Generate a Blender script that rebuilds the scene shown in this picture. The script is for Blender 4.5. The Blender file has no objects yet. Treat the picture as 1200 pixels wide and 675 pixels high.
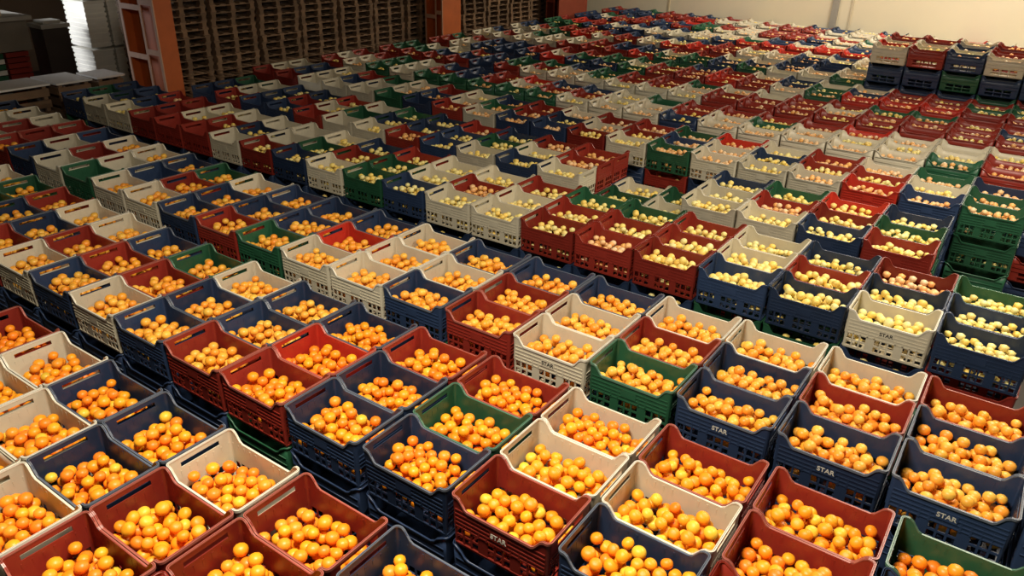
import bpy, bmesh, math, random
import numpy as np
from mathutils import Vector, Matrix
C = bpy.context.scene.collection
rnd = random.Random(11)
nr = np.random.default_rng(5)

# ------------------------------------------------------------------ sizes of the place
H = 0.270            # crate height
PZ = 0.272           # stacking pitch
NL = 5               # crates in a stack
TOP = (NL - 1) * PZ + H      # height of the rims (world z)
L2, W2, RC_ = 0.245, 0.1645, 0.020   # half length / half width of a crate at the rim
CAM = (1.611, -1.861, TOP + 2.195)

# ------------------------------------------------------------------ materials
def mat(name, col, rough=0.5, bump=0.0, var=0.0, scale=20.0, metal=0.0, attr=None, spec=0.5, objvar=0.0, trans=0.0, sss=0.0):
    m = bpy.data.materials.new(name); m.use_nodes = True
    nt = m.node_tree; b = nt.nodes['Principled BSDF']
    b.inputs['Roughness'].default_value = rough
    b.inputs['Metallic'].default_value = metal
    b.inputs['Specular IOR Level'].default_value = spec
    src = None
    if attr:
        a = nt.nodes.new('ShaderNodeAttribute'); a.attribute_name = attr
        src = a.outputs['Color']
    else:
        r = nt.nodes.new('ShaderNodeRGB'); r.outputs[0].default_value = (*col, 1); src = r.outputs[0]
    def scaled(s, fac_out, lo, hi):
        mr = nt.nodes.new('ShaderNodeMapRange'); nt.links.new(fac_out, mr.inputs[0])
        mr.inputs[3].default_value = lo; mr.inputs[4].default_value = hi
        v = nt.nodes.new('ShaderNodeVectorMath'); v.operation = 'SCALE'
        nt.links.new(s, v.inputs[0]); nt.links.new(mr.outputs[0], v.inputs['Scale'])
        return v.outputs[0]
    if var > 0:
        tc = nt.nodes.new('ShaderNodeTexCoord'); n = nt.nodes.new('ShaderNodeTexNoise')
        n.inputs['Scale'].default_value = scale; n.inputs['Detail'].default_value = 5
        nt.links.new(tc.outputs['Object'], n.inputs['Vector'])
        src = scaled(src, n.outputs['Fac'], 1 - var, 1 + var)
        if bump > 0:
            bp = nt.nodes.new('ShaderNodeBump'); bp.inputs['Strength'].default_value = bump
            bp.inputs['Distance'].default_value = 0.01
            nt.links.new(n.outputs['Fac'], bp.inputs['Height']); nt.links.new(bp.outputs[0], b.inputs['Normal'])
    if objvar > 0:
        oi = nt.nodes.new('ShaderNodeObjectInfo')
        src = scaled(src, oi.outputs['Random'], 1 - objvar, 1 + objvar)
    nt.links.new(src, b.inputs['Base Color'])
    if trans > 0:
        b.inputs['Transmission Weight'].default_value = trans
    if sss > 0:
        b.inputs['Subsurface Weight'].default_value = sss
        b.inputs['Subsurface Radius'].default_value = (0.02, 0.01, 0.004)
    return m

M = {
 'R': mat('dark_red_plastic', (0.25, 0.026, 0.016), 0.38, var=.18, scale=9, objvar=.25),
 'r': mat('bright_red_plastic', (0.46, 0.030, 0.016), 0.38, var=.15, scale=9, objvar=.2),
 'B': mat('navy_plastic', (0.022, 0.040, 0.090), 0.38, var=.2, scale=9, objvar=.3),
 'G': mat('green_plastic', (0.020, 0.092, 0.045), 0.38, var=.2, scale=9, objvar=.3),
 'W': mat('cream_plastic', (0.60, 0.55, 0.42), 0.42, var=.12, scale=9, objvar=.12),
}
RIMC = {'R': mat('worn_highlit_dark_red_rim', (.40, .12, .09), .35, var=.2, scale=15), 'r': mat('worn_highlit_red_rim', (.52, .14, .10), .35, var=.2, scale=15), 'B': mat('worn_highlit_navy_rim', (.13, .15, .19), .35, var=.2, scale=15),  # scuffed rims, made paler still so bright edge highlights sit in the colour
 'G': mat('worn_highlit_green_rim', (.10, .21, .14), .35, var=.2, scale=15), 'W': mat('worn_highlit_cream_rim', (.78, .74, .62), .4, var=.1, scale=15)}
COLW = {'R': 'dark red', 'r': 'red', 'B': 'navy blue', 'G': 'green', 'W': 'cream'}
MI = {'R': 0, 'r': 1, 'B': 2, 'G': 3, 'W': 4}
MLIST = [M[k] for k in 'RrBGW']
m_letter_w = mat('white_print', (0.62, 0.60, 0.52), 0.6)
m_letter_b = mat('black_print', (0.02, 0.02, 0.02), 0.6)
m_fruit = mat('citrus_peel', (1, .4, .05), 0.42, attr='peel', bump=.12, var=.10, scale=60, spec=.5)
m_wall = mat('cream_painted_wall', (0.80, 0.72, 0.54), 0.75, bump=.08, var=.05, scale=1.3)
m_floor = mat('dark_concrete_floor', (0.085, 0.075, 0.065), 0.8, bump=.1, var=.3, scale=2)
m_dark = mat('dark_block_wall', (0.16, 0.11, 0.075), 0.85, var=.2, scale=2)  # dark brown of the left and near walls
m_ceil = mat('grey_ceiling', (0.30, 0.27, 0.22), 0.9, var=.1, scale=2)
m_orange = mat('orange_painted_steel', (0.52, 0.115, 0.022), 0.5, var=.25, scale=5)
m_pink = mat('pale_worn_steel_edge', (0.62, 0.36, 0.24), 0.5, var=.2, scale=7)
m_redst = mat('red_oxide_steel', (0.25, 0.045, 0.02), 0.6, var=.25, scale=5)
m_wood = mat('weathered_pallet_wood', (0.19, 0.115, 0.065), 0.8, var=.35, scale=6, objvar=.3)
m_bin = mat('white_plastic_bin', (0.74, 0.72, 0.66), 0.5, var=.1, scale=3, objvar=.1)
m_sheet = mat('white_board', (0.78, 0.76, 0.72), 0.6, var=.06, scale=3)
m_greybag = mat('grey_wrapped_cover', (0.20, 0.175, 0.14), 0.7, bump=.4, var=.3, scale=4)
m_cart = mat('pale_cardboard', (0.62, 0.50, 0.33), 0.8, var=.15, scale=4, objvar=.15)
m_darkbin = mat('brown_black_plastic', (0.045, 0.032, 0.026), 0.5, var=.2, scale=4)
m_grey = mat('grey_metal', (0.36, 0.34, 0.30), 0.5, var=.15, scale=4)

# ------------------------------------------------------------------ mesh helpers
class MB:
    def __init__(s): s.v = []; s.f = []
    def quad(s, a, b, c, d):
        n = len(s.v); s.v += [a, b, c, d]; s.f.append((n, n+1, n+2, n+3))
    def box(s, x0, x1, y0, y1, z0, z1):
        n = len(s.v)
        s.v += [(x0,y0,z0),(x1,y0,z0),(x1,y1,z0),(x0,y1,z0),(x0,y0,z1),(x1,y0,z1),(x1,y1,z1),(x0,y1,z1)]
        s.f += [(n+3,n+2,n+1,n),(n+4,n+5,n+6,n+7),(n,n+1,n+5,n+4),(n+1,n+2,n+6,n+5),(n+2,n+3,n+7,n+6),(n+3,n,n+4,n+7)]
        return s
    def mesh(s, name, m=None, smooth=False, merge=True):
        me = bpy.data.meshes.new(name); me.from_pydata(s.v, [], s.f)
        if merge:
            bm = bmesh.new(); bm.from_mesh(me); bmesh.ops.remove_doubles(bm, verts=bm.verts, dist=1e-5)
            bm.to_mesh(me); bm.free()
        if m: me.materials.append(m)
        if smooth: me.polygons.foreach_set('use_smooth', [True]*len(me.polygons))
        me.update(); return me

def link(name, me, parent=None, loc=None):
    o = bpy.data.objects.new(name, me); C.objects.link(o)
    if parent: o.parent = parent
    if loc: o.location = loc
    return o
def tag(o, label=None, cat=None, group=None, kind=None):
    if label: o['label'] = label
    if cat: o['category'] = cat
    if group: o['group'] = group
    if kind: o['kind'] = kind
    return o

# ------------------------------------------------------------------ crate geometry
TAPER = 0.010; TH = 0.004
def h_long(x):
    t = min(1, max(0, (L2 - abs(x) - 0.030) / 0.055)); t = t*t*(3-2*t)
    return H - 0.055 * t
def h_end(y): return H
def path(side, ss, narc=3):
    """points (x, y, nx, ny, hole-able) of one side from corner middle to corner middle; side 0=-y 1=+x 2=+y 3=-x"""
    A, B = (L2, W2) if side % 2 == 0 else (W2, L2)
    out = []
    for i in range(narc):
        a = math.radians(225 + 45 * i / narc)
        out.append((-(A-RC_) + RC_*math.cos(a), -(B-RC_) + RC_*math.sin(a), math.cos(a), math.sin(a)))
    for s_ in ss: out.append((s_, -B, 0, -1))
    for i in range(narc):
        a = math.radians(270 + 45 * (i+1) / narc)
        out.append(((A-RC_) + RC_*math.cos(a), -(B-RC_) + RC_*math.sin(a), math.cos(a), math.sin(a)))
    c, s_ = [(1,0),(0,1),(-1,0),(0,-1)][side]
    hf = h_long if side % 2 == 0 else h_end
    return [(x*c - y*s_, x*s_ + y*c, nx*c - ny*s_, nx*s_ + ny*c, hf(x)) for x, y, nx, ny in out]

def panel(side, ss, rows, hole, narc=3):
    """rows: list of fixed heights, the last one is replaced by the outline; hole(i, j) for straight column i, row j"""
    mb = MB(); P = path(side, ss, narc); n = len(P); nrow = len(rows)
    def pt(i, j, off):
        x, y, nx, ny, h = P[i]; z = h if j == nrow - 1 else rows[j]
        o = -TAPER * (1 - z / H) + off
        return (x + nx*o, y + ny*o, z)
    solid = lambda i, j: 0 <= i < n-1 and 0 <= j < nrow-1 and not (narc <= i < narc + len(ss) - 1 and hole(i - narc, j))
    for i in range(n-1):
        for j in range(nrow-1):
            if not solid(i, j): continue
            mb.quad(pt(i,j,0), pt(i+1,j,0), pt(i+1,j+1,0), pt(i,j+1,0))
            mb.quad(pt(i,j+1,-TH), pt(i+1,j+1,-TH), pt(i+1,j,-TH), pt(i,j,-TH))
            if not solid(i-1, j) and i > 0: mb.quad(pt(i,j,-TH), pt(i,j,0), pt(i,j+1,0), pt(i,j+1,-TH))
            if not solid(i+1, j) and i < n-2: mb.quad(pt(i+1,j,0), pt(i+1,j,-TH), pt(i+1,j+1,-TH), pt(i+1,j+1,0))
            if not solid(i, j-1): mb.quad(pt(i,j,-TH), pt(i+1,j,-TH), pt(i+1,j,0), pt(i,j,0))
            if not solid(i, j+1): mb.quad(pt(i,j+1,0), pt(i+1,j+1,0), pt(i+1,j+1,-TH), pt(i,j+1,-TH))
    return mb

def slots(half, n, bar):
    w = 2*half / n; out = [-half]
    for k in range(n): out += [-half + k*w + bar/2, -half + (k+1)*w - bar/2]
    out.append(half); return sorted(set(round(q, 5) for q in out))
SS_L = slots(L2-RC_, 11, .010); SS_E = slots(W2-RC_, 7, .010)
extra_L = [-(L2-.03), -(L2-.045), -(L2-.058), -(L2-.072), -(L2-.085)]
ROWS = [0, .016, .052, .064, .100, .112, .148, .162, H]
ROWS_E = [0, .016, .052, .064, .100, .112, .148, .215, .240, H]
def hole_long(i, j):
    if j not in (1, 3): return False
    if i % 2 == 0: return False           # bars between slots
    k = i // 2                            # slot number 0..10
    if k in (3, 7) : return False         # upright posts
    return True
def hole_end(i, j):
    k = i // 2
    if j == 7: return 3 <= i <= len(SS_E) - 5     # hand slot
    return j in (1, 3) and i % 2 == 1 and k != 3

# the top outline needs more columns than the slots: insert them without breaking the slot pattern
def long_panel(side, fine=True):
    if fine:
        base = SS_L; ss = sorted(base + extra_L + [-q for q in extra_L])
        def hole(i, j):
            c = (ss[i] + ss[i+1]) / 2
            for b in range(len(base)-1):
                if base[b] <= c <= base[b+1]: return hole_long(b, j)
            return False
        return panel(side, ss, ROWS, hole)
    ss = [-.226, -.19, -.175, -.155, -.06, -.045, .045, .06, .155, .175, .19, .226]
    return panel(side, ss, [0, .02, .055, .07, .105, .12, .150, .165, H], lambda i, j: j in (1, 3) and i in (3, 5, 7), 1)
def end_panel(side, fine=True):
    if fine: return panel(side, SS_E, ROWS_E, hole_end)
    ss = [-.146, -.12, -.055, -.012, .012, .055, .12, .146]
    return panel(side, ss, [0, .02, .055, .07, .105, .12, .148, .215, .240, H],
                 lambda i, j: (j in (1, 3) and i in (1, 5)) or (j == 7 and 2 <= i <= 4), 1)

def ribs(side, fine=True):
    """raised lattice on the outside of a side"""
    mb = MB(); A, B = (L2 - RC_, W2) if side % 2 == 0 else (W2 - RC_, L2)
    off = lambda z: -(B - TAPER * (1 - z / H))
    for z in ((.108, .130, .152, .176, .200) if fine else (.108, .152, .196)):
        w_ = .0032 if fine else .004
        if side % 2 and z > .19: continue
        mb.box(-A, A, off(z) - .0028, off(z) + .002, z - w_, z + w_)
    if fine:
        n = 11 if side % 2 == 0 else 7
        for k in range(n + 1):
            x = -A + 2*A*k/n; w_ = .0045 if k in (3, 4, 7, 8) else .0022
            if side % 2 == 0 and k in (5, 6): continue
            mb.box(x - w_, x + w_, off(.108) - .0028, off(.108) + .002, .100, .200)
    if side % 2 == 0 and fine: mb.box(-.045, .045, off(.15) - .0036, off(.15) + .002, .131, .175)
    c, s_ = [(1,0),(0,1),(-1,0),(0,-1)][side]
    mb.v = [(x*c - y*s_, x*s_ + y*c, z) for x, y, z in mb.v]
    return mb
def rim_mb(fine=True):
    mb = MB(); P = []
    ssL = sorted(extra_L + [-q for q in extra_L] + [-(L2-RC_), L2-RC_]) if fine else [-.226, -.19, -.175, -.155, .155, .175, .19, .226]
    for side in range(4):
        P += path(side, ssL if side % 2 == 0 else [-(W2-RC_), W2-RC_], 3 if fine else 1)[:-1]
    n = len(P)
    sec = [(-.006, .002), (.0035, .002), (.0035, -.010), (-.0005, -.010), (-.006, -.004)]
    for i in range(n):
        a, b = P[i], P[(i+1) % n]
        for k in range(len(sec)):
            (o1, z1), (o2, z2) = sec[k], sec[(k+1) % len(sec)]
            q = lambda p, o, z: (p[0]+p[2]*o, p[1]+p[3]*o, p[4]+z - .002)
            mb.quad(q(a,o2,z2), q(a,o1,z1), q(b,o1,z1), q(b,o2,z2))
    return mb
def base_mb(fine=True):
    mb = MB(); a, b = L2 - TAPER - .006, W2 - TAPER - .006
    if fine:
        for k in range(9):
            x = -a + 2*a*k/8; mb.box(x-.010, x+.010, -b, b, .004, .010)
        for k in range(6):
            y = -b + 2*b*k/5; mb.box(-a, a, y-.008, y+.008, .010, .014)
    else: mb.box(-a, a, -b, b, .004, .012)
    return mb
def joined(mbs):
    r = MB()
    for m_ in mbs:
        n = len(r.v); r.v += m_.v; r.f += [tuple(q+n for q in f) for f in m_.f]
    return r

parts_mb = {'long': joined([long_panel(0), ribs(0)]), 'end': joined([end_panel(1), ribs(1)]), 'rim': rim_mb(), 'base': base_mb()}
low_mb = joined([long_panel(0, False), end_panel(1, False), long_panel(2, False), end_panel(3, False), ribs(0, False), ribs(2, False), rim_mb(False), base_mb(False)])
full_mb = joined([long_panel(0), end_panel(1), long_panel(2), end_panel(3), ribs(0), ribs(1), ribs(2), ribs(3), rim_mb(), base_mb()])
ME = {}
for k in 'RrBGW':
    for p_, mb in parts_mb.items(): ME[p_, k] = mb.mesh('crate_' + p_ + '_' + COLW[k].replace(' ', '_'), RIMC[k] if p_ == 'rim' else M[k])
    ME['full', k] = full_mb.mesh('crate_' + COLW[k].replace(' ', '_'), M[k])
fc = bpy.data.curves.new('lettering', 'FONT'); fc.body = 'STAR'; fc.size = .034; fc.align_x = 'CENTER'; fc.align_y = 'CENTER'; fc.extrude = .0006; fc.offset = .0006
fo = bpy.data.objects.new('lettering', fc); C.objects.link(fo); bpy.context.view_layer.update()
letter_me = bpy.data.meshes.new_from_object(fo.evaluated_get(bpy.context.evaluated_depsgraph_get()))
bpy.data.objects.remove(fo)
letter_me.transform(Matrix.Translation((0, -W2 + .0044 - .0036 - .0006, .153)) @ Matrix.Rotation(math.pi/2, 4, 'X'))
LM = {}
for k, mm in (('w', m_letter_w), ('b', m_letter_b)):
    LM[k] = letter_me.copy(); LM[k].materials.clear(); LM[k].materials.append(mm)

# ------------------------------------------------------------------ layout (x along a crate's length, y away from the camera)
# every row: y, list of x (left edge), string of colours; z step in layers relative to the common top
def xs(a, n, p=.502): return [round(a + p*i, 3) for i in range(n)]
CODE = ['R', 'r', 'B', 'G', 'W']     # dark red, bright red, navy, green, cream; 9 = nothing stands there
cells = []       # dict(x,y,c,lv,row)
rows_y = []
def row(y, x, cols, lv=0):
    i = len(rows_y); rows_y.append(y)
    for a, c in zip(x, cols):
        if c == 9: continue
        c = CODE[c]
        cells.append(dict(x=a, y=y, c=c, lv=lv, row=i))
XB0 = [-3.12, -2.62, -2.12, -1.62, -1.11, -.59, -.06]
row(-1.215, XB0[2:], [4, 4, 0, 0, 2])
row(-.875, XB0[:], [0, 4, 4, 2, 0, 0, 2])
row(-.535, XB0[:], [0, 4, 2, 2, 4, 0, 2])
X0 = [-6.06, -5.56, -5.06, -4.56, -4.06, -3.56, -3.06, -2.56, -2.06, -1.56, -1.05, -.52, .0, .525, 1.05, 1.57]
row(.06, X0, [3, 3, 2, 0, 4, 2, 4, 2, 0, 0, 2, 2, 0, 2, 0, 0])
row(.40, X0, [2, 3, 2, 2, 0, 0, 0, 2, 2, 1, 2, 3, 4, 4, 0, 2])
row(.74, X0, [4, 3, 0, 4, 4, 2, 3, 4, 2, 2, 0, 0, 4, 0, 0, 3])
X1 = [-8.62, -8.12, -7.62, -7.12, -6.62, -6.12, -5.61, -5.10, -4.6, -4.1, -3.6, -3.1, -2.6, -2.1, -1.6, -1.08, -.57, -.06, .45, .97, 1.48, 1.99]
row(1.32, X1, [2, 4, 4, 0, 2, 4, 3, 4, 4, 2, 0, 3, 4, 4, 2, 0, 4, 3, 2, 2, 2, 2])
row(1.66, X1, [0, 4, 0, 0, 4, 0, 4, 2, 0, 2, 2, 2, 1, 4, 4, 0, 4, 0, 2, 0, 2, 2])
row(2.00, X1, [2, 4, 4, 0, 2, 4, 4, 2, 3, 4, 2, 2, 2, 4, 2, 2, 2, 4, 4, 4, 0, 0])
X2 = xs(-4.1 - .502*9, 21)
row(2.87, X2, [2, 4, 4, 0, 0, 0, 4, 0, 2, 4, 3, 2, 4, 4, 0, 0, 0, 2, 2, 4, 2, 2])
row(3.21, X2, [3, 2, 2, 0, 4, 0, 2, 4, 3, 0, 3, 4, 0, 4, 0, 0, 0, 4, 0, 2, 2, 2])
row(3.55, X2, [2, 2, 0, 0, 4, 4, 4, 4, 4, 2, 0, 4, 4, 0, 3, 3, 0, 4, 2, 0, 3, 3])
X3 = xs(-8.28, 20, .5)
low3 = []
row(4.15, X3, [9, 2, 0, 2, 2, 0, 4, 4, 0, 2, 4, 2, 4, 9, 9, 4, 4, 2, 0, 9])
row(4.49, X3, [9, 2, 4, 2, 0, 4, 3, 2, 2, 2, 3, 4, 0, 9, 9, 4, 0, 0, 3, 9])
row(4.83, X3, [9, 3, 4, 2, 2, 0, 4, 3, 2, 0, 2, 0, 0, 9, 9, 2, 3, 1, 2, 9])
for i_, (y_, cs) in enumerate(((4.15, [3, 4]), (4.49, [3, 4]), (4.83, [4, 3]))):
    for a, c in zip((X3[13], X3[14]), cs):
        cells.append(dict(x=a, y=y_, c=CODE[c], lv=-1, row=len(rows_y) - 3 + i_))
X4 = xs(-8.28, 20, .5)
row(5.52, X4, [0, 0, 4, 4, 4, 3, 2, 0, 4, 2, 2, 0, 4, 3, 4, 4, 4, 1, 2, 3])
row(5.86, X4, [4, 2, 4, 2, 4, 4, 2, 4, 3, 0, 2, 4, 0, 2, 4, 2, 0, 0, 4, 3])
row(6.20, X4, [4, 2, 4, 0, 3, 4, 0, 4, 2, 0, 4, 0, 0, 3, 1, 4, 0, 4, 3, 2])
n_near = len(cells)
FIRST_FAR = len(rows_y)
far_y = []
yb = 6.87
while yb < 16.9:
    for k in range(3):
        if yb + k*.34 < 16.9: far_y.append(yb + k*.34)
    yb += 1.33
far_hint = {   # (x, row) -> colour where the photograph shows it clearly
}
prev = None
rf = random.Random(3)
for y in far_y:
    cols = []
    tier = 0
    for i in range(22):
        x = -8.28 + .5*i
        if prev and rf.random() < .30: c = prev[min(i, len(prev)-1)]
        elif cols and rf.random() < .34: c = cols[-1]
        else: c = rf.choice([4]*5 + [0]*5 + [1] + [2]*4 + [3]*2)
        cols.append(c)
    prev = cols
    row(round(y, 3), xs(-8.28, 22, .5), cols)
for c in cells[n_near:]:
    if c['x'] > -.9 and c['y'] > 10.4:
        c['lv'] = 1
        if c['y'] > 10.7: c['lv'] = 2
    if c['lv'] == 2 and c['y'] > 12.2: c['lv'] = 0
    if 6.8 < c['y'] < 7.6 and c['x'] > .6 and c['c'] == 'B': c['c'] = 'R'
# raised line on the right: colours as in the photograph
for c in cells[n_near:]:
    if c['lv'] == 1:
        k = int(round((c['x'] + .78) / .5)); c['c'] = CODE[[4, 1, 0, 4, 0, 0, 4, 0, 4][k % 9]]
seen_y2 = sorted({c['y'] for c in cells[n_near:] if c['lv'] == 2})
for c in cells[n_near:]:
    if c['lv'] == 2 and c['y'] == seen_y2[0]:
        k = int(round((c['x'] + .78) / .5)); c['c'] = CODE[[4, 0, 2, 4, 0, 0, 0, 4, 4][k % 9]]
    if c['lv'] == 2 and c['y'] == seen_y2[-1]: c['c'] = 'R' if rnd.random() < .7 else 'W'

# a stray stack of three at the right edge has nothing in front of it (cell 1.22 of the fourth block)

# ------------------------------------------------------------------ camera
f_, pt_, rl_, yw_ = 900.083, 0.457732, 0.025827, -0.601887
fw = Vector((math.sin(yw_)*math.cos(pt_), math.cos(yw_)*math.cos(pt_), -math.sin(pt_)))
rt = Vector((math.cos(yw_), -math.sin(yw_), 0)); up = rt.cross(fw)
r2 = rt*math.cos(rl_) + up*math.sin(rl_); u2 = -rt*math.sin(rl_) + up*math.cos(rl_)
cam = bpy.data.cameras.new('camera'); co = bpy.data.objects.new('camera', cam); C.objects.link(co)
cam.sensor_width = 36; cam.lens = f_/1200*36; cam.clip_end = 80
mm = Matrix.Identity(4)
for i in range(3): mm[i][0], mm[i][1], mm[i][2], mm[i][3] = r2[i], u2[i], -fw[i], CAM[i]
co.matrix_world = mm
bpy.context.scene.camera = co
def px(x, y, z):
    d = Vector((x, y, z)) - Vector(CAM); q = d.dot(fw)
    if q < .05: return (-9e3, -9e3, q)
    return (600 + f_*d.dot(r2)/q, 337.5 - f_*d.dot(u2)/q, q)
def in_frame(c, m_=0):
    X, Y, q = px(c['x']+.25, c['y']+.17, c['z']+H)
    return -m_ < X < 1200+m_ and -m_ < Y < 675+m_

# ------------------------------------------------------------------ cells -> crates
ORD = ['', 'first', 'second', 'third', 'fourth', 'fifth', 'sixth', 'seventh', 'eighth', 'ninth', 'tenth', 'eleventh', 'twelfth', 'thirteenth', 'fourteenth', 'fifteenth', 'sixteenth', 'seventeenth', 'eighteenth', 'nineteenth', 'twentieth', 'twenty-first', 'twenty-second']
for c in cells:
    c['z'] = (NL - 1 + c['lv']) * PZ
    c['jx'] = rnd.uniform(-.001, .001); c['jy'] = rnd.uniform(-.001, .001); c['a'] = math.radians(rnd.uniform(-.15, .15))
    c['kind'] = ('O' if c['y'] < 2.6 else 'Y' if c['y'] < 5.0 else 'P')
    if 2.6 < c['y'] < 6.5 and c['kind'] == 'Y' and c['c'] in 'Rr' and rnd.random() < .45: c['kind'] = 'P'
    if 5.0 < c['y'] and rnd.random() < .35: c['kind'] = 'Y'
cell_at = {}
for c in cells: cell_at[c['row'], round(c['x'], 2)] = c
near = cells[:n_near]
vis_rows = {}
for c in near: 
    if in_frame(c, 40): vis_rows.setdefault(c['row'], []).append(c)
for r_, l in vis_rows.items():
    l.sort(key=lambda c: c['x'])
    full = [c for c in l if in_frame(c, 5)]
    for i, c in enumerate(l): c['ord'] = i + 1
FN = {'O': 'orange mandarins', 'Y': 'pale yellow citrus', 'P': 'peach-coloured citrus'}
def nb(c):
    l = vis_rows[c['row']]; i = l.index(c)
    if i + 1 < len(l) and l[i+1]['x'] - c['x'] < .7: return COLW[l[i+1]['c']] + ' crate on its right'
    if i > 0: return COLW[l[i-1]['c']] + ' crate on its left'
    return ''
stuffcr = []   # (x, y, z, a, colour) of crates that go into the mass

def build_crate(c, z, label, group, detailed, letter=None):
    k = c['c2'] if 'c2' in c and z < c['z'] - .1 else c['c']
    loc = (c['x'] + .25 + c['jx'], c['y'] + .17 + c['jy'], z)
    if not detailed:
        o = link('fruit_crate', ME['full', k]); o.location = loc; o.rotation_euler = (0, 0, c['a'])
        return tag(o, label, 'crate', group)
    r = bpy.data.objects.new('fruit_crate', None); C.objects.link(r); r.location = loc; r.rotation_euler = (0, 0, c['a'])
    r.empty_display_size = .1
    for s in (0, 1):
        q = link('side_panel', ME['long', k], r); q.rotation_euler = (0, 0, math.pi*s)
        q = link('end_panel', ME['end', k], r); q.rotation_euler = (0, 0, math.pi*s)
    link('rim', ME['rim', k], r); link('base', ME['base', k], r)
    if letter: link('printed_lettering', LM[letter], r)['label'] = 'white printed lettering' if letter == 'w' else 'black printed lettering'
    return tag(r, label, 'crate', group)

n_ind = 0
row_of = {}
letters = {}
for c in near:
    c['ind'] = 'ord' in c
    if not c['ind']: continue
    d = c['y'] < 2.5
    X, Y, q = px(c['x'], c['y'], c['z'])
    letter = None
    if d and c['c'] in 'RB' and (round(c['x'], 2), round(c['y'], 2)) in ((0.0, .06), (.97, 1.32), (.45, 1.32), (1.48, 1.32)): letter = 'w'
    if (round(c['x'], 2), round(c['y'], 2)) in ((-.57, 1.32), (.93, 2.87), (.92, 2.87)): letter = 'b'; d = True
    ln = len(vis_rows[c['row']])
    what = 'open' if False else COLW[c['c']] + ' crate of ' + {'O': 'mandarins', 'Y': 'pale citrus', 'P': 'peach citrus'}[c['kind']]
    lab = f"{what}, {ORD[c['ord']]} from left in {ORD[c['row']+1]} row from front, {nb(c)}"
    w = lab.split()
    if len(w) > 16: lab = f"{what}, {ORD[c['ord']]} from left in {ORD[c['row']+1]} row from front"
    if c['lv'] < 0: lab = lab.replace('crate of', 'sunken crate of', 1); lab = ' '.join(lab.split()[:16])
    c['label'] = lab
    c['obj'] = build_crate(c, c['z'], lab, 'crates in the ' + ORD[c['row']+1] + ' row from the front', d, letter)
    n_ind += 1
    row_of.setdefault(c['row'], []).append(c)
# crates stacked under the front rows that the photograph shows
under = []
for c in near:
    if not c['ind']: continue
    X, Y, q = px(c['x']+.25, c['y'], c['z'] - .1)
    rr = rows_y[c['row']]
    if (rr in (2.87,) and c['x'] > -4.3) or (rr == 5.52 and c['x'] > -2) or (rr == 1.32 and c['x'] < -2.4 and c['x'] > -4.6):
        under.append((c, 1))
    if rr == 5.52 and c['x'] > 1.1: under += [(c, 2), (c, 3)]
UC = {}
for c, d in under:
    if n_ind >= 318: break
    c2 = dict(c); c2['c2'] = rnd.choice('BBRGB')  # dark colours favoured, putting the shade of the gaps into the plastic
    if c['x'] > 1.1 and rows_y[c['row']] == 5.52: c2['c2'] = 'G' if d < 3 else 'R'
    if rows_y[c['row']] == 5.52 and c['x'] < 1.1: c2['c2'] = 'R' if c['x'] < -1.4 else 'B'
    UC[id(c), d] = c2['c2']
    below = {1: 'directly under', 2: 'second below', 3: 'third below'}[d]
    lab = f"{COLW[c2['c2']]} crate {below} the {ORD[c['ord']]} crate from left of {ORD[c['row']+1]} row"
    build_crate(c2, c['z'] - d*PZ, lab, 'lower crates in the stacks', False)
    n_ind += 1
    c.setdefault('ud', set()).add(d)
print('individual crates', n_ind)

# everything else that is stacked: lower layers round the edges and the far blocks
pos = {(round(c['x'], 1), round(c['y'], 2)) for c in cells}
for c in cells:
    k = c['c']
    X, Y, q = px(c['x']+.25, c['y']+.17, c['z']+H)
    if not (-160 < X < 1360 and Y < 800): continue
    if not c.get('ind'): stuffcr.append((c['x']+.25, c['y']+.17, c['z'], c['a'], k))
    nlay = int(round(c['z'] / PZ))
    front = rows_y[c['row']] in (-1.215, .06, 1.32, 2.87, 4.15, 5.52) or c['x'] > .6 or abs(c['y'] - seen_y2[0]) < .5
    back = rows_y[c['row']] in (-.535, .74, 2.0, 3.55, 4.83)
    for d in range(1, nlay + 1):
        if d in c.get('ud', ()): continue
        if d > 1 and not (front or back or c['row'] >= FIRST_FAR and (c['row'] - FIRST_FAR) % 3 != 1): continue
        stuffcr.append((c['x']+.25, c['y']+.17, c['z'] - d*PZ, 0, rnd.choice('BBBBBRG')))  # lower crates mostly navy: the darkness of the gaps is put into their colour

def mass(name, mb, inst, mats):
    V = np.array(mb.v, dtype=np.float32); F = mb.f
    nv = len(V); n = len(inst)
    A = np.array([i[3] for i in inst]); T = np.array([i[:3] for i in inst], dtype=np.float32)
    ca, sa = np.cos(A)[:, None], np.sin(A)[:, None]
    co_ = np.empty((n, nv, 3), np.float32)
    co_[:, :, 0] = V[None, :, 0]*ca - V[None, :, 1]*sa + T[:, 0:1]
    co_[:, :, 1] = V[None, :, 0]*sa + V[None, :, 1]*ca + T[:, 1:2]
    co_[:, :, 2] = V[None, :, 2] + T[:, 2:3]
    fl = np.array([v for f in F for v in f]); cnt = np.array([len(f) for f in F])
    idx = (fl[None, :] + (np.arange(n)*nv)[:, None]).ravel()
    tot = np.tile(cnt, n); st = np.concatenate([[0], np.cumsum(tot)[:-1]])
    me = bpy.data.meshes.new(name); me.vertices.add(n*nv); me.loops.add(len(idx)); me.polygons.add(len(tot))
    me.vertices.foreach_set('co', co_.ravel()); me.loops.foreach_set('vertex_index', idx.astype(np.int32))
    me.polygons.foreach_set('loop_start', st.astype(np.int32)); me.polygons.foreach_set('loop_total', tot.astype(np.int32))
    return me, nv, len(F)
def dedup(mb):
    me = mb.mesh('tmp'); r = MB(); r.v = [tuple(v.co) for v in me.vertices]; r.f = [tuple(p.vertices) for p in me.polygons]
    bpy.data.meshes.remove(me); return r
low_d = dedup(low_mb)
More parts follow.
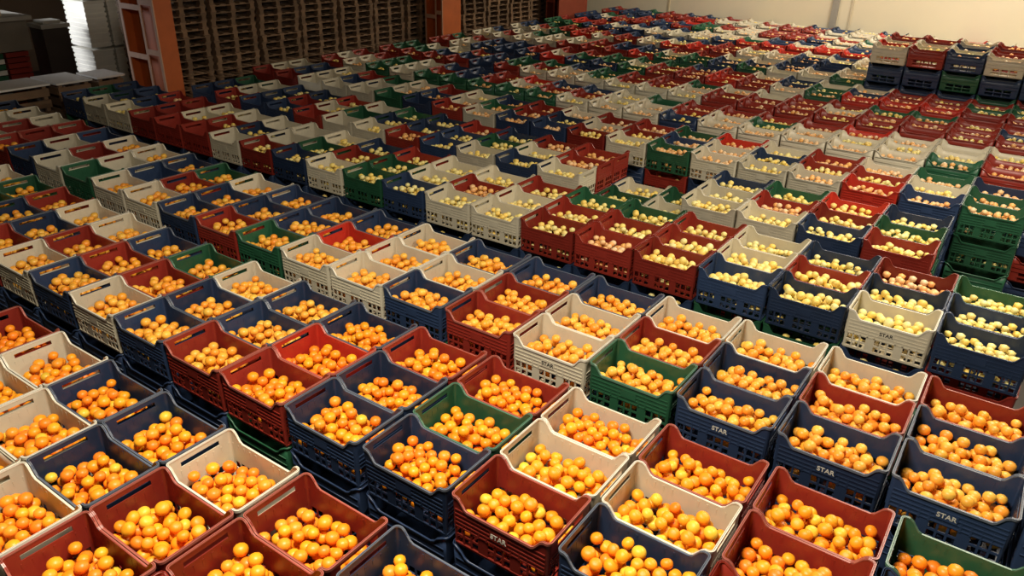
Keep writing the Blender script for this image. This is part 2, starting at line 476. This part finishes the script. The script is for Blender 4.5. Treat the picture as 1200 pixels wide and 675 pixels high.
me, _, nf = mass('far_crates', low_d, stuffcr, None)
for m_ in MLIST: me.materials.append(m_)
me.polygons.foreach_set('material_index', np.repeat([MI[s[4]] for s in stuffcr], nf).astype(np.int32))
me.update(calc_edges=True); me.validate()
o = link('fruit_crate_mass', me)
tag(o, 'countless red, navy, green and cream fruit crates filling the back of the hall', 'crate', kind='stuff')
print('mass crates', len(stuffcr), 'faces', len(me.polygons))

# ------------------------------------------------------------------ fruit heaps
R0 = 0.0285
def heap(seed, n, fill):
    g = np.random.default_rng(seed); a, b = L2 - TAPER - TH - R0 - .004, W2 - TAPER - TH - R0 - .004
    pts = np.zeros((0, 4))
    for i in range(n):
        r = R0 * g.uniform(.88, 1.10); K = 60
        cx = g.uniform(-a, a, K); cy = g.uniform(-b, b, K); z = np.full(K, r + .014)
        if len(pts):
            d2 = (pts[:, 0][None] - cx[:, None])**2 + (pts[:, 1][None] - cy[:, None])**2
            s = (pts[:, 3][None] + r)**2
            zz = np.where(d2 < s, pts[:, 2][None] + np.sqrt(np.maximum(s - d2, 0)), 0)
            z = np.maximum(z, zz.max(1))
        top = fill + .038 * (1 - (cx/a)**2 * .9) * (1 - (cy/b)**2 * .8)
        cost = z - top*.9
        k = int(np.argmin(cost)); 
        if z[k] > top[k] + .004 and g.random() > .03: continue
        pts = np.vstack([pts, [cx[k], cy[k], z[k], r]])
    return pts
HEAPS = [heap(20 + s, 420, .134) for s in range(5)]
for hp in HEAPS: print('heap', len(hp), 'top', (hp[:, 2] > .1).sum(), hp[:, 2].max())
def expo(hp):
    """index of fruit seen from above"""
    res = np.zeros(len(hp), bool)
    for i, p in enumerate(hp):
        d = np.hypot(hp[:, 0]-p[0], hp[:, 1]-p[1]); 
        cov = ((hp[:, 2] > p[2] + .012) & (d < R0*1.15)).sum()
        res[i] = (p[2] > .085) and (cov == 0)
    return res
EXPO = [expo(h_) for h_ in HEAPS]
for e in EXPO: print('exposed', e.sum())
def ico(sub):
    bm = bmesh.new(); bmesh.ops.create_icosphere(bm, subdivisions=sub, radius=1); r = MB()
    r.v = [tuple(v.co) for v in bm.verts]; r.f = [tuple(v.index for v in f.verts) for f in bm.faces]; bm.free(); return r
def fruit_shape(sub):
    r = ico(sub); v = []
    for x, y, z in r.v:
        rho = math.hypot(x, y); zz = z*.90
        if z > .8: zz -= .10*(z-.8)/.2
        v.append((x, y, zz))
    r.v = v; return r
PAL = {'O': [(1.0, .31, .010), (1.0, .37, .012), (1.0, .25, .012), (1.0, .42, .015), (1.0, .34, .02)],
       'Y': [(.98, .76, .20), (.95, .80, .28), (1.0, .70, .15), (.92, .82, .34), (.98, .74, .24)],
       'P': [(.95, .52, .20), (.95, .60, .28), (.90, .45, .15), (.92, .66, .38), (.95, .50, .14)]}
PAL['M'] = [(1.0, .42, .03), (1.0, .48, .05), (1.0, .36, .03), (1.0, .55, .07), (1.0, .44, .05)]   # riper-yellow lot in the second block
def colr(kind):
    c = PAL[kind][rnd.randrange(5)]; s = rnd.uniform(.90, 1.05)
    if kind == 'O' and rnd.random() < .03: c = (.85, .55, .04)
    return tuple(min(1, q*s) for q in c)
fine_f, mid_f, low_f = fruit_shape(3), fruit_shape(2), fruit_shape(1)
# individual fruit: whole crates, the ones that show largest
IND_O = [(0.0, .06), (.525, .40), (0.0, .40), (1.05, .74), (.525, .74), (-1.11, -.875), (.525, .06)]
IND_Y = [(-.084, 2.87), (.418, 2.87), (.92, 2.87), (-.586, 2.87), (-.084, 3.21), (.418, 3.21), (.92, 3.21), (-.586, 3.21)]
near_key = lambda c, L: any(abs(c['x']-a) < .03 and abs(c['y']-b) < .03 for a, b in L)
PEEL = {}
def peel_me(kind, i):
    if (kind, i) not in PEEL:
        me = fine_f.mesh('peel_' + kind + str(i), m_fruit, smooth=True, merge=False)
        at = me.color_attributes.new('peel', 'FLOAT_COLOR', 'POINT')
        c = colr(kind); at.data.foreach_set('color', list((*c, 1)) * len(me.vertices))
        PEEL[kind, i] = me
    return PEEL[kind, i]
cnt = {'O': 0, 'Y': 0}
fr = {'O': ([], []), 'Y': ([], [])}     # fine/mid, low lists of (x,y,z,r,colour)
occ = 0
for c in cells:
    X, Y, q = px(c['x']+.25, c['y']+.17, c['z']+H)
    if not (-90 < X < 1290 and -20 < Y < 790): continue
    hi = rnd.randrange(5); hp, ex = HEAPS[hi], EXPO[hi]; fx, fy = rnd.choice((-1, 1)), rnd.choice((-1, 1))
    kind = c['kind']
    emp = 0
    if c['row'] >= FIRST_FAR: emp = .12
    if c['y'] > 1 and c['x'] < -5: emp = .55
    if rnd.random() < emp: continue
    isi = None
    if kind == 'O' and near_key(c, IND_O) and cnt['O'] + ex.sum() <= 340: isi = 'O'
    if near_key(c, IND_Y) and cnt['Y'] + ex.sum() <= 340: isi = 'Y'; kind = 'Y'
    if isi: cnt[isi] += int(ex.sum())
    shell = ex.copy()
    if c['y'] < 6.4:
        nearwall = (np.abs(hp[:, 1]) > .095)
        if rows_y[c['row']] in (-1.215, .06, 1.32, 2.87, 4.15, 5.52): shell |= (nearwall & (hp[:, 1]*fy < 0))
        shell |= hp[:, 2] > (.075 if c['y'] < 2.6 else .105)
    for i in np.nonzero(shell)[0]:
        p = hp[i]; x = p[0]*fx; y = p[1]*fy; ca, sa = math.cos(c['a']), math.sin(c['a'])
        wx = c['x']+.25+c['jx'] + x*ca - y*sa; wy = c['y']+.17+c['jy'] + x*sa + y*ca; wz = c['z'] + p[2]
        if isi and ex[i]:
            nm = 'mandarin' if isi == 'O' else 'pale_citrus_fruit'
            o = link(nm, peel_me(isi, rnd.randrange(14))); o.location = (wx, wy, wz); o.scale = (p[3],)*3
            o.rotation_euler = (rnd.uniform(-.7, .7), rnd.uniform(-.7, .7), rnd.uniform(0, 6.28))
            cl = COLW[c['c']]
            wh = f"the {cl} crate, {ORD[c['ord']]} from left in {ORD[c['row']+1]} row"
            tag(o, ('orange mandarin heaped in ' if isi == 'O' else 'pale yellow citrus fruit heaped in ') + wh, 'fruit', 'fruit in ' + wh)
        else:
            kk = 'Y' if kind == 'Y' else 'O'
            lst = fr[kk][0 if c['y'] < 2.6 else 1]
            lst.append((wx, wy, wz, p[3], colr('M' if kind == 'O' and (c['y'] > 1.2 or c['x'] < -1.8 and c['y'] > 0) else kind)))
# fruit behind the slots of lower front crates
for c, d in under:
    hp = HEAPS[rnd.randrange(5)]
    for p in hp[hp[:, 1] < -.08]:
        fr['Y'][1].append((c['x']+.25+p[0], c['y']+.17+p[1], c['z']-d*PZ+p[2], p[3], colr('Y')))
def fruit_mass(name, lists, label):
    vs, fs, cs = [], [], []; off = 0
    for lst, shp in zip(lists, (mid_f, low_f)):
        if not lst: continue
        V = np.array(shp.v, np.float32); F = np.array(shp.f)
        n = len(lst); T = np.array([q[:3] for q in lst], np.float32); Rr = np.array([q[3] for q in lst], np.float32)
        Cc = np.array([q[4] for q in lst], np.float32)
        co_ = V[None]*Rr[:, None, None] + T[:, None]
        vs.append(co_.reshape(-1, 3)); fs.append((F[None] + (np.arange(n)*len(V))[:, None, None]).reshape(-1, 3) + off)
        cs.append(np.repeat(np.c_[Cc, np.ones(n)], len(V), 0)); off += n*len(V)
    V = np.concatenate(vs); F = np.concatenate(fs).astype(np.int32); Cc = np.concatenate(cs).astype(np.float32)
    me = bpy.data.meshes.new(name); me.vertices.add(len(V)); me.loops.add(F.size); me.polygons.add(len(F))
    me.vertices.foreach_set('co', V.ravel()); me.loops.foreach_set('vertex_index', F.ravel())
    me.polygons.foreach_set('loop_start', np.arange(len(F), dtype=np.int32)*3); me.polygons.foreach_set('loop_total', np.full(len(F), 3, np.int32))
    me.polygons.foreach_set('use_smooth', np.ones(len(F), bool))
    me.update(calc_edges=True)
    at = me.color_attributes.new('peel', 'FLOAT_COLOR', 'POINT'); at.data.foreach_set('color', Cc.ravel())
    me.materials.append(m_fruit)
    print(name, len(F))
    return tag(link(name, me), label, 'fruit', kind='stuff')
fruit_mass('mandarin_mass', fr['O'], 'thousands of orange mandarins heaped in the crates across the hall')
fruit_mass('pale_citrus_mass', fr['Y'], 'thousands of pale yellow citrus fruits in the middle and far crates')
print('individual fruit', cnt)

# ------------------------------------------------------------------ the hall
def struct(name, mb, m, loc=None):
    o = link(name, mb.mesh(name, m)); o['kind'] = 'structure'; o['label'] = name.replace('_', ' '); return o
WY = 17.35; WX = -17.5
struct('floor', MB().box(WX, 9, -8, WY+.2, -.1, 0), m_floor)
struct('wall_far', MB().box(WX, 9, WY, WY+.2, 0, 6.4), m_wall)
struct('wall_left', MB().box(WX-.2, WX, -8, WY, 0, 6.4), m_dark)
struct('wall_right', MB().box(9, 9.2, -8, WY, 0, 6.4), m_wall)
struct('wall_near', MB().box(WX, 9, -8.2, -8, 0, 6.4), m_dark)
struct('ceiling', MB().box(WX, 9, -8, WY, 6.4, 6.6), m_ceil)
t1 = MB(); t1.box(-3.0, -2.86, WY-.06, WY, 0, 6.4)
o = struct('trim_1', t1, m_grey)
t2 = MB(); t2.box(-2.6, -2.56, WY-.03, WY, 0, 6.4); struct('trim_2', t2, mat('pale_joint', (.66, .58, .42), .7))
t3 = MB(); t3.box(-7.0, -6.96, WY-.02, WY, 0, 6.4); struct('trim_3', t3, mat('pale_joint_b', (.62, .52, .34), .7))

# orange steel columns, laced on the side towards the camera
def steel_column(x, y, w, d, m, edge, label, hgt=5.6):
    r = bpy.data.objects.new('steel_column', None); C.objects.link(r); r.location = (x, y, 0)
    tag(r, label, 'column')
    a = MB(); a.box(w*.97, w, 0, d, 0.02, hgt); a.box(w*.86, w*.97, 0, .012, .02, hgt); a.box(w*.86, w*.97, d-.012, d, .02, hgt)
    link('channel_post', a.mesh('channel_post', m), r)
    a = MB(); a.box(0, w*.03, 0, d, 0.02, hgt); a.box(w*.03, w*.62, d*.5, d*.5+.012, .02, hgt)
    link('channel_post', a.mesh('channel_post', m), r)
    for xx in (0, w*.58, w*.94):
        e = MB(); e.box(xx, xx+w*.06, -.014, -.001, 0.02, hgt); link('flange_edge', e.mesh('flange_edge', edge), r)['label'] = 'pale worn edge of the steel channel'
    z = .36
    while z < hgt - .1:
        b = MB(); b.box(w*.06, w*.58, -.014, .0, z, z+.07); link('batten', b.mesh('batten', edge), r)
        b = MB(); b.box(w*.64, w*.94, -.014, .0, z+.08, z+.15); link('batten', b.mesh('batten', edge), r)
        z += .63
    b = MB(); b.box(-.05, w+.05, -.05, d+.05, 0, .02); link('base_plate', b.mesh('base_plate', m), r)
    return r
steel_column(-8.95, 4.05, .80, .25, m_orange, m_pink, 'orange laced steel column standing beside the white bins')
steel_column(-8.86, 10.15, .44, .55, m_orange, m_pink, 'orange steel column between the stacks of wooden pallets')
steel_column(-8.75, 14.35, .36, 1.3, m_redst, m_redst, 'dark red steel column at the far end of the pallet stacks')

# wooden pallets in tall stacks
pm = MB(); PL, PW, PH = 1.0, .80, .104      # x depth, y width
for k in range(5):
    y = -PW/2 + .05 + k*(PW-.1)/4
    pm.box(-PL/2, PL/2, y-.05, y+.05, PH-.016, PH-.002)
for k in range(3):
    y = -PW/2 + .05 + k*(PW-.1)/2
    pm.box(-PL/2, PL/2, y-.05, y+.05, 0, .012)
for k in range(3):
    x = -PL/2 + .05 + k*(PL-.1)/2
    pm.box(x-.05, x+.05, -PW/2, PW/2, PH-.030, PH-.016)
    for j in range(3):
        y = -PW/2 + .05 + j*(PW-.1)/2
        pm.box(x-.05, x+.05, y-.035, y+.035, .012, PH-.030)
pal_me = pm.mesh('pallet', m_wood, merge=False)
ys = []
y = 4.95
while y < 16.7:
    ys.append(y)
    y += .86
low_p = []
npal = 0
for si, y in enumerate(ys):
    dep = TOP
    top_n = 34
    nfr = None
    xs_ = -9.45 + rnd.uniform(-.02, .02)
    for k in range(top_n):
        z = k * PH + .001
        X, Y, q = px(xs_ + .5, y, z + PH)
        X2, Y2, q2 = px(xs_ + .5, y, z)
        if Y2 < -6: break
        gx = xs_ + rnd.uniform(-.015, .015); gy = y + rnd.uniform(-.01, .01)
        # z of the sight line over the nearest crates
        if z + PH < TOP - .05: low_p.append((gx, gy, z, rnd.uniform(-.01, .01))); continue
        o = link('wooden_pallet', pal_me); o.location = (gx, gy, z); o.rotation_euler = (0, 0, 0)
        j = k - int((TOP - .05) / PH) + 1
        where = ORD[si+1]
        tag(o, f"wooden pallet, {ORD[max(j,1)]} above the crate tops in {where} pallet stack from near column", 'pallet', 'pallets in the ' + where + ' stack'); npal += 1
print('pallets', npal, len(ys))
me, _, nf = mass('pallets_below', pm, low_p, None); me.materials.append(m_wood); me.update(calc_edges=True)
tag(link('wooden_pallet_mass', me), 'lower wooden pallets hidden behind the crates at the left', 'pallet', kind='stuff')

# white bins, boards and covered stack in the back left corner
def slat_bin(w, d, h, m, n=4):
    mb = MB(); t = .03
    mb.box(0, w, 0, d, 0, .03)
    for k in range(n):
        z0 = .03 + k*(h-.03)/n; z1 = z0 + (h-.03)/n*.86
        mb.box(0, w, 0, t, z0, z1); mb.box(0, w, d-t, d, z0, z1); mb.box(0, t, t, d-t, z0, z1); mb.box(w-t, w, t, d-t, z0, z1)
    for a, b in ((0,0),(w-.06,0),(0,d-.06),(w-.06,d-.06)): mb.box(a, a+.06, b, b+.06, .03, h)
    mb.box(-.015, w+.015, -.015, d+.015, h-.06, h)
    return mb.mesh('bin', m, merge=False)

def thing(name, label, cat, loc, group=None):
    r = bpy.data.objects.new(name, None); C.objects.link(r); r.location = loc; r.empty_display_size = .1
    return tag(r, label, cat, group)
sm = MB(); bw, bd, bh = .66, .36, .72
for k in range(9):
    z0 = k*bh/9; sm.box(.012, bw-.012, .012, bd-.012, z0, z0+bh/9)
    sm.box(0, bw, 0, bd, z0+.018, z0+bh/9-.012)
bin_me = sm.mesh('bin_body', m_bin, merge=False)
rimm = MB(); rimm.box(-.02, bw+.02, -.01, bd+.01, bh, bh+.03); rim_me = rimm.mesh('bin_rim', m_bin)
names = ['front', 'second', 'third', 'back']
tiers = [(-1.36, 'bottom'), (-.87, 'lower'), (-.085, 'upper'), (.68, 'top')]
for j in range(4):
    for z, tn in tiers:
        if z < -1: 
            continue
        zz = TOP + z
        if tn == 'lower':   # stands on a dark pallet block
            b = MB(); b.box(0, bw, 0, bd, 0, zz - .002)
            tag(link('dark_plinth', b.mesh('plinth', m_darkbin), None, (-12.6, 5.1 + .40*j, 0)), f'dark plinth under the {names[j]} stack of white bins', 'plinth', 'plinths under the white bins')
        r = thing('white_bin', f'white ribbed bin, {tn} one in the {names[j]} stack behind orange column', 'bin', (-12.6, 5.1 + .40*j, zz), 'white bins at the back left')
        link('bin_body', bin_me, r); link('bin_rim', rim_me, r)
# boards on slatted wooden boxes
for i, (x, y, w, d, lab) in enumerate([(-9.86, 2.12, .60, .95, 'white board lying on a wooden box at the left edge of the hall'),
                                       (-9.87, 3.11, .70, .48, 'white board on a wooden box, beside the bins near the orange column'),
                                       (-9.72, 3.66, .55, .40, 'small white board partly behind the orange column')]):
    b = MB(); b.box(x, x+w, y, y+d, TOP-.03, TOP-.006)
    tag(link('white_board', b.mesh('board', m_sheet)), lab, 'board', 'white boards')
    r = thing('wooden_box', 'slatted brown wooden box under the ' + ['left', 'middle', 'small'][i] + ' white board', 'box', (x+.03, y+.02, 0), 'boxes under the boards')
    for k in range(9):
        z0 = .02 + k*.146; b = MB(); W_, D_ = w-.06, d-.04
        for a in ((0, W_, 0, .02), (0, W_, D_-.02, D_), (0, .02, .02, D_-.02), (W_-.02, W_, .02, D_-.02)): b.box(*a, z0, z0+.10)
        link('slat_ring', b.mesh('slat', m_wood), r)
    b = MB()
    for a, c_ in ((.02, .02), (W_-.07, .02), (.02, D_-.07), (W_-.07, D_-.07)): b.box(a, a+.05, c_, c_+.05, 0, TOP-.032)
    link('corner_posts', b.mesh('posts', m_wood), r)
# stack of pale and green trays with a grey cover and boxes on top
tm = MB(); tw, td, th = .9, .34, .085
tm.box(0, tw, 0, td, 0, .012)
for a in ((0, tw, 0, .015), (0, tw, td-.015, td), (0, .015, .015, td-.015), (tw-.015, tw, .015, td-.015)): tm.box(*a, .012, th-.02)
tm.box(-.01, tw+.01, -.01, 0, th-.025, th-.012); tm.box(tw, tw+.01, 0, td, th-.025, th-.012)
t_me = {'pale': tm.mesh('tray', m_bin, merge=False), 'green': tm.mesh('tray', M['G'], merge=False), 'red': tm.mesh('tray', M['R'], merge=False)}
b = MB(); b.box(-13.0, -12.0, 2.6, 4.2, 0, TOP-.86); tag(link('low_platform', b.mesh('platform', m_darkbin)), 'dark low platform under the stacked trays at far left', 'platform')
for j, (yy, kk) in enumerate([(2.65, 'pale'), (3.02, 'pale'), (3.40, 'green'), (3.78, 'red')]):
    for k in range(10):
        kk2 = kk if (kk != 'green' or k % 2) else 'pale'
        o = link('stacked_tray', t_me[kk2]); o.location = (-12.95, yy, TOP-.858 + k*.0851)
        tag(o, f'{kk2} plastic tray, {ORD[k+1]} from bottom in the {names[j]} pile under the grey cover', 'tray', 'trays under the grey cover')
r = thing('grey_covered_load', 'grey covered load with an overhanging pale lip above the tray piles', 'cover', (-12.5, 3.4, TOP))
c1 = MB(); c1.box(-.50, .50, -.79, .78, .0, .46); link('covered_body', c1.mesh('cover', m_greybag), r)
c2_ = MB(); c2_.box(-.56, .58, -.85, .84, .46, .52); link('lip', c2_.mesh('lip', m_grey), r)
for k in range(4):
    b = MB(); b.box(0, .5, 0, .27, 0, .62); bb = b.mesh('carton', m_cart)
    r = thing('pale_carton', f'pale upright carton, {ORD[k+1]} from left on the grey covered load', 'carton', (-12.62, 2.72 + .30*k, TOP+.521), 'cartons on the grey load')
    link('carton_body', bb, r)
    b = MB(); b.box(.5, .504, .10, .16, 0, .62); link('tape_strip', b.mesh('tape', m_darkbin), r)
r = thing('brown_container', 'dark brown container with a grey lid between the grey load and white bins', 'container', (-12.35, 4.36, 0))
b = MB(); b.box(0, .42, 0, .40, 0, TOP+.30); link('container_body', b.mesh('body', m_darkbin), r)
b = MB(); b.box(-.03, .46, -.03, .43, TOP+.30, TOP+.36); b.box(.06, .36, .06, .34, TOP+.36, TOP+.41); link('lid', b.mesh('lid', m_grey), r)

# ------------------------------------------------------------------ light
sc = bpy.context.scene
w = bpy.data.worlds.new('world'); sc.world = w; w.use_nodes = True
w.node_tree.nodes['Background'].inputs[0].default_value = (1.0, .85, .65, 1); w.node_tree.nodes['Background'].inputs[1].default_value = .008
def area(name, loc, sx, sy, power, col, rot=(0, 0, 0)):
    l = bpy.data.lights.new(name, 'AREA'); l.shape = 'RECTANGLE'; l.size = sx; l.size_y = sy; l.energy = power; l.color = col
    o = bpy.data.objects.new(name, l); C.objects.link(o); o.location = loc; o.rotation_euler = rot; return o
WARM = (1.0, .89, .72)
area('ceiling_lamp', (.1, -.6, 4.9), 1.1, .6, 270, WARM)
area('ceiling_lamp', (2.0, 4.3, 4.5), .9, 1.6, 200, WARM)
area('ceiling_lamp', (1.5, 13.8, 5.6), 6.0, 1.0, 560, WARM)
area('ceiling_lamp', (-4.5, 15.0, 5.6), 2.5, .8, 130, WARM)
l = area('bin_daylight', (-15.6, 1.2, 3.0), 1.6, 1.8, 48, (.95, .97, 1.0)); l.data.spread = math.radians(45)  # added unseen light for the white bins, kept narrow; no door is modelled
l.rotation_euler = (Vector((-12.0, 4.3, 1.7)) - Vector((-15.6, 1.2, 3.0))).to_track_quat('-Z', 'Y').to_euler()
sc.view_settings.view_transform = 'Standard'; sc.view_settings.look = 'None'
sc.view_settings.exposure = 0.0; sc.view_settings.gamma = 1.0; sc.view_settings.use_curve_mapping = False
sc.cycles.use_denoising = True
sc.cycles.max_bounces = 6
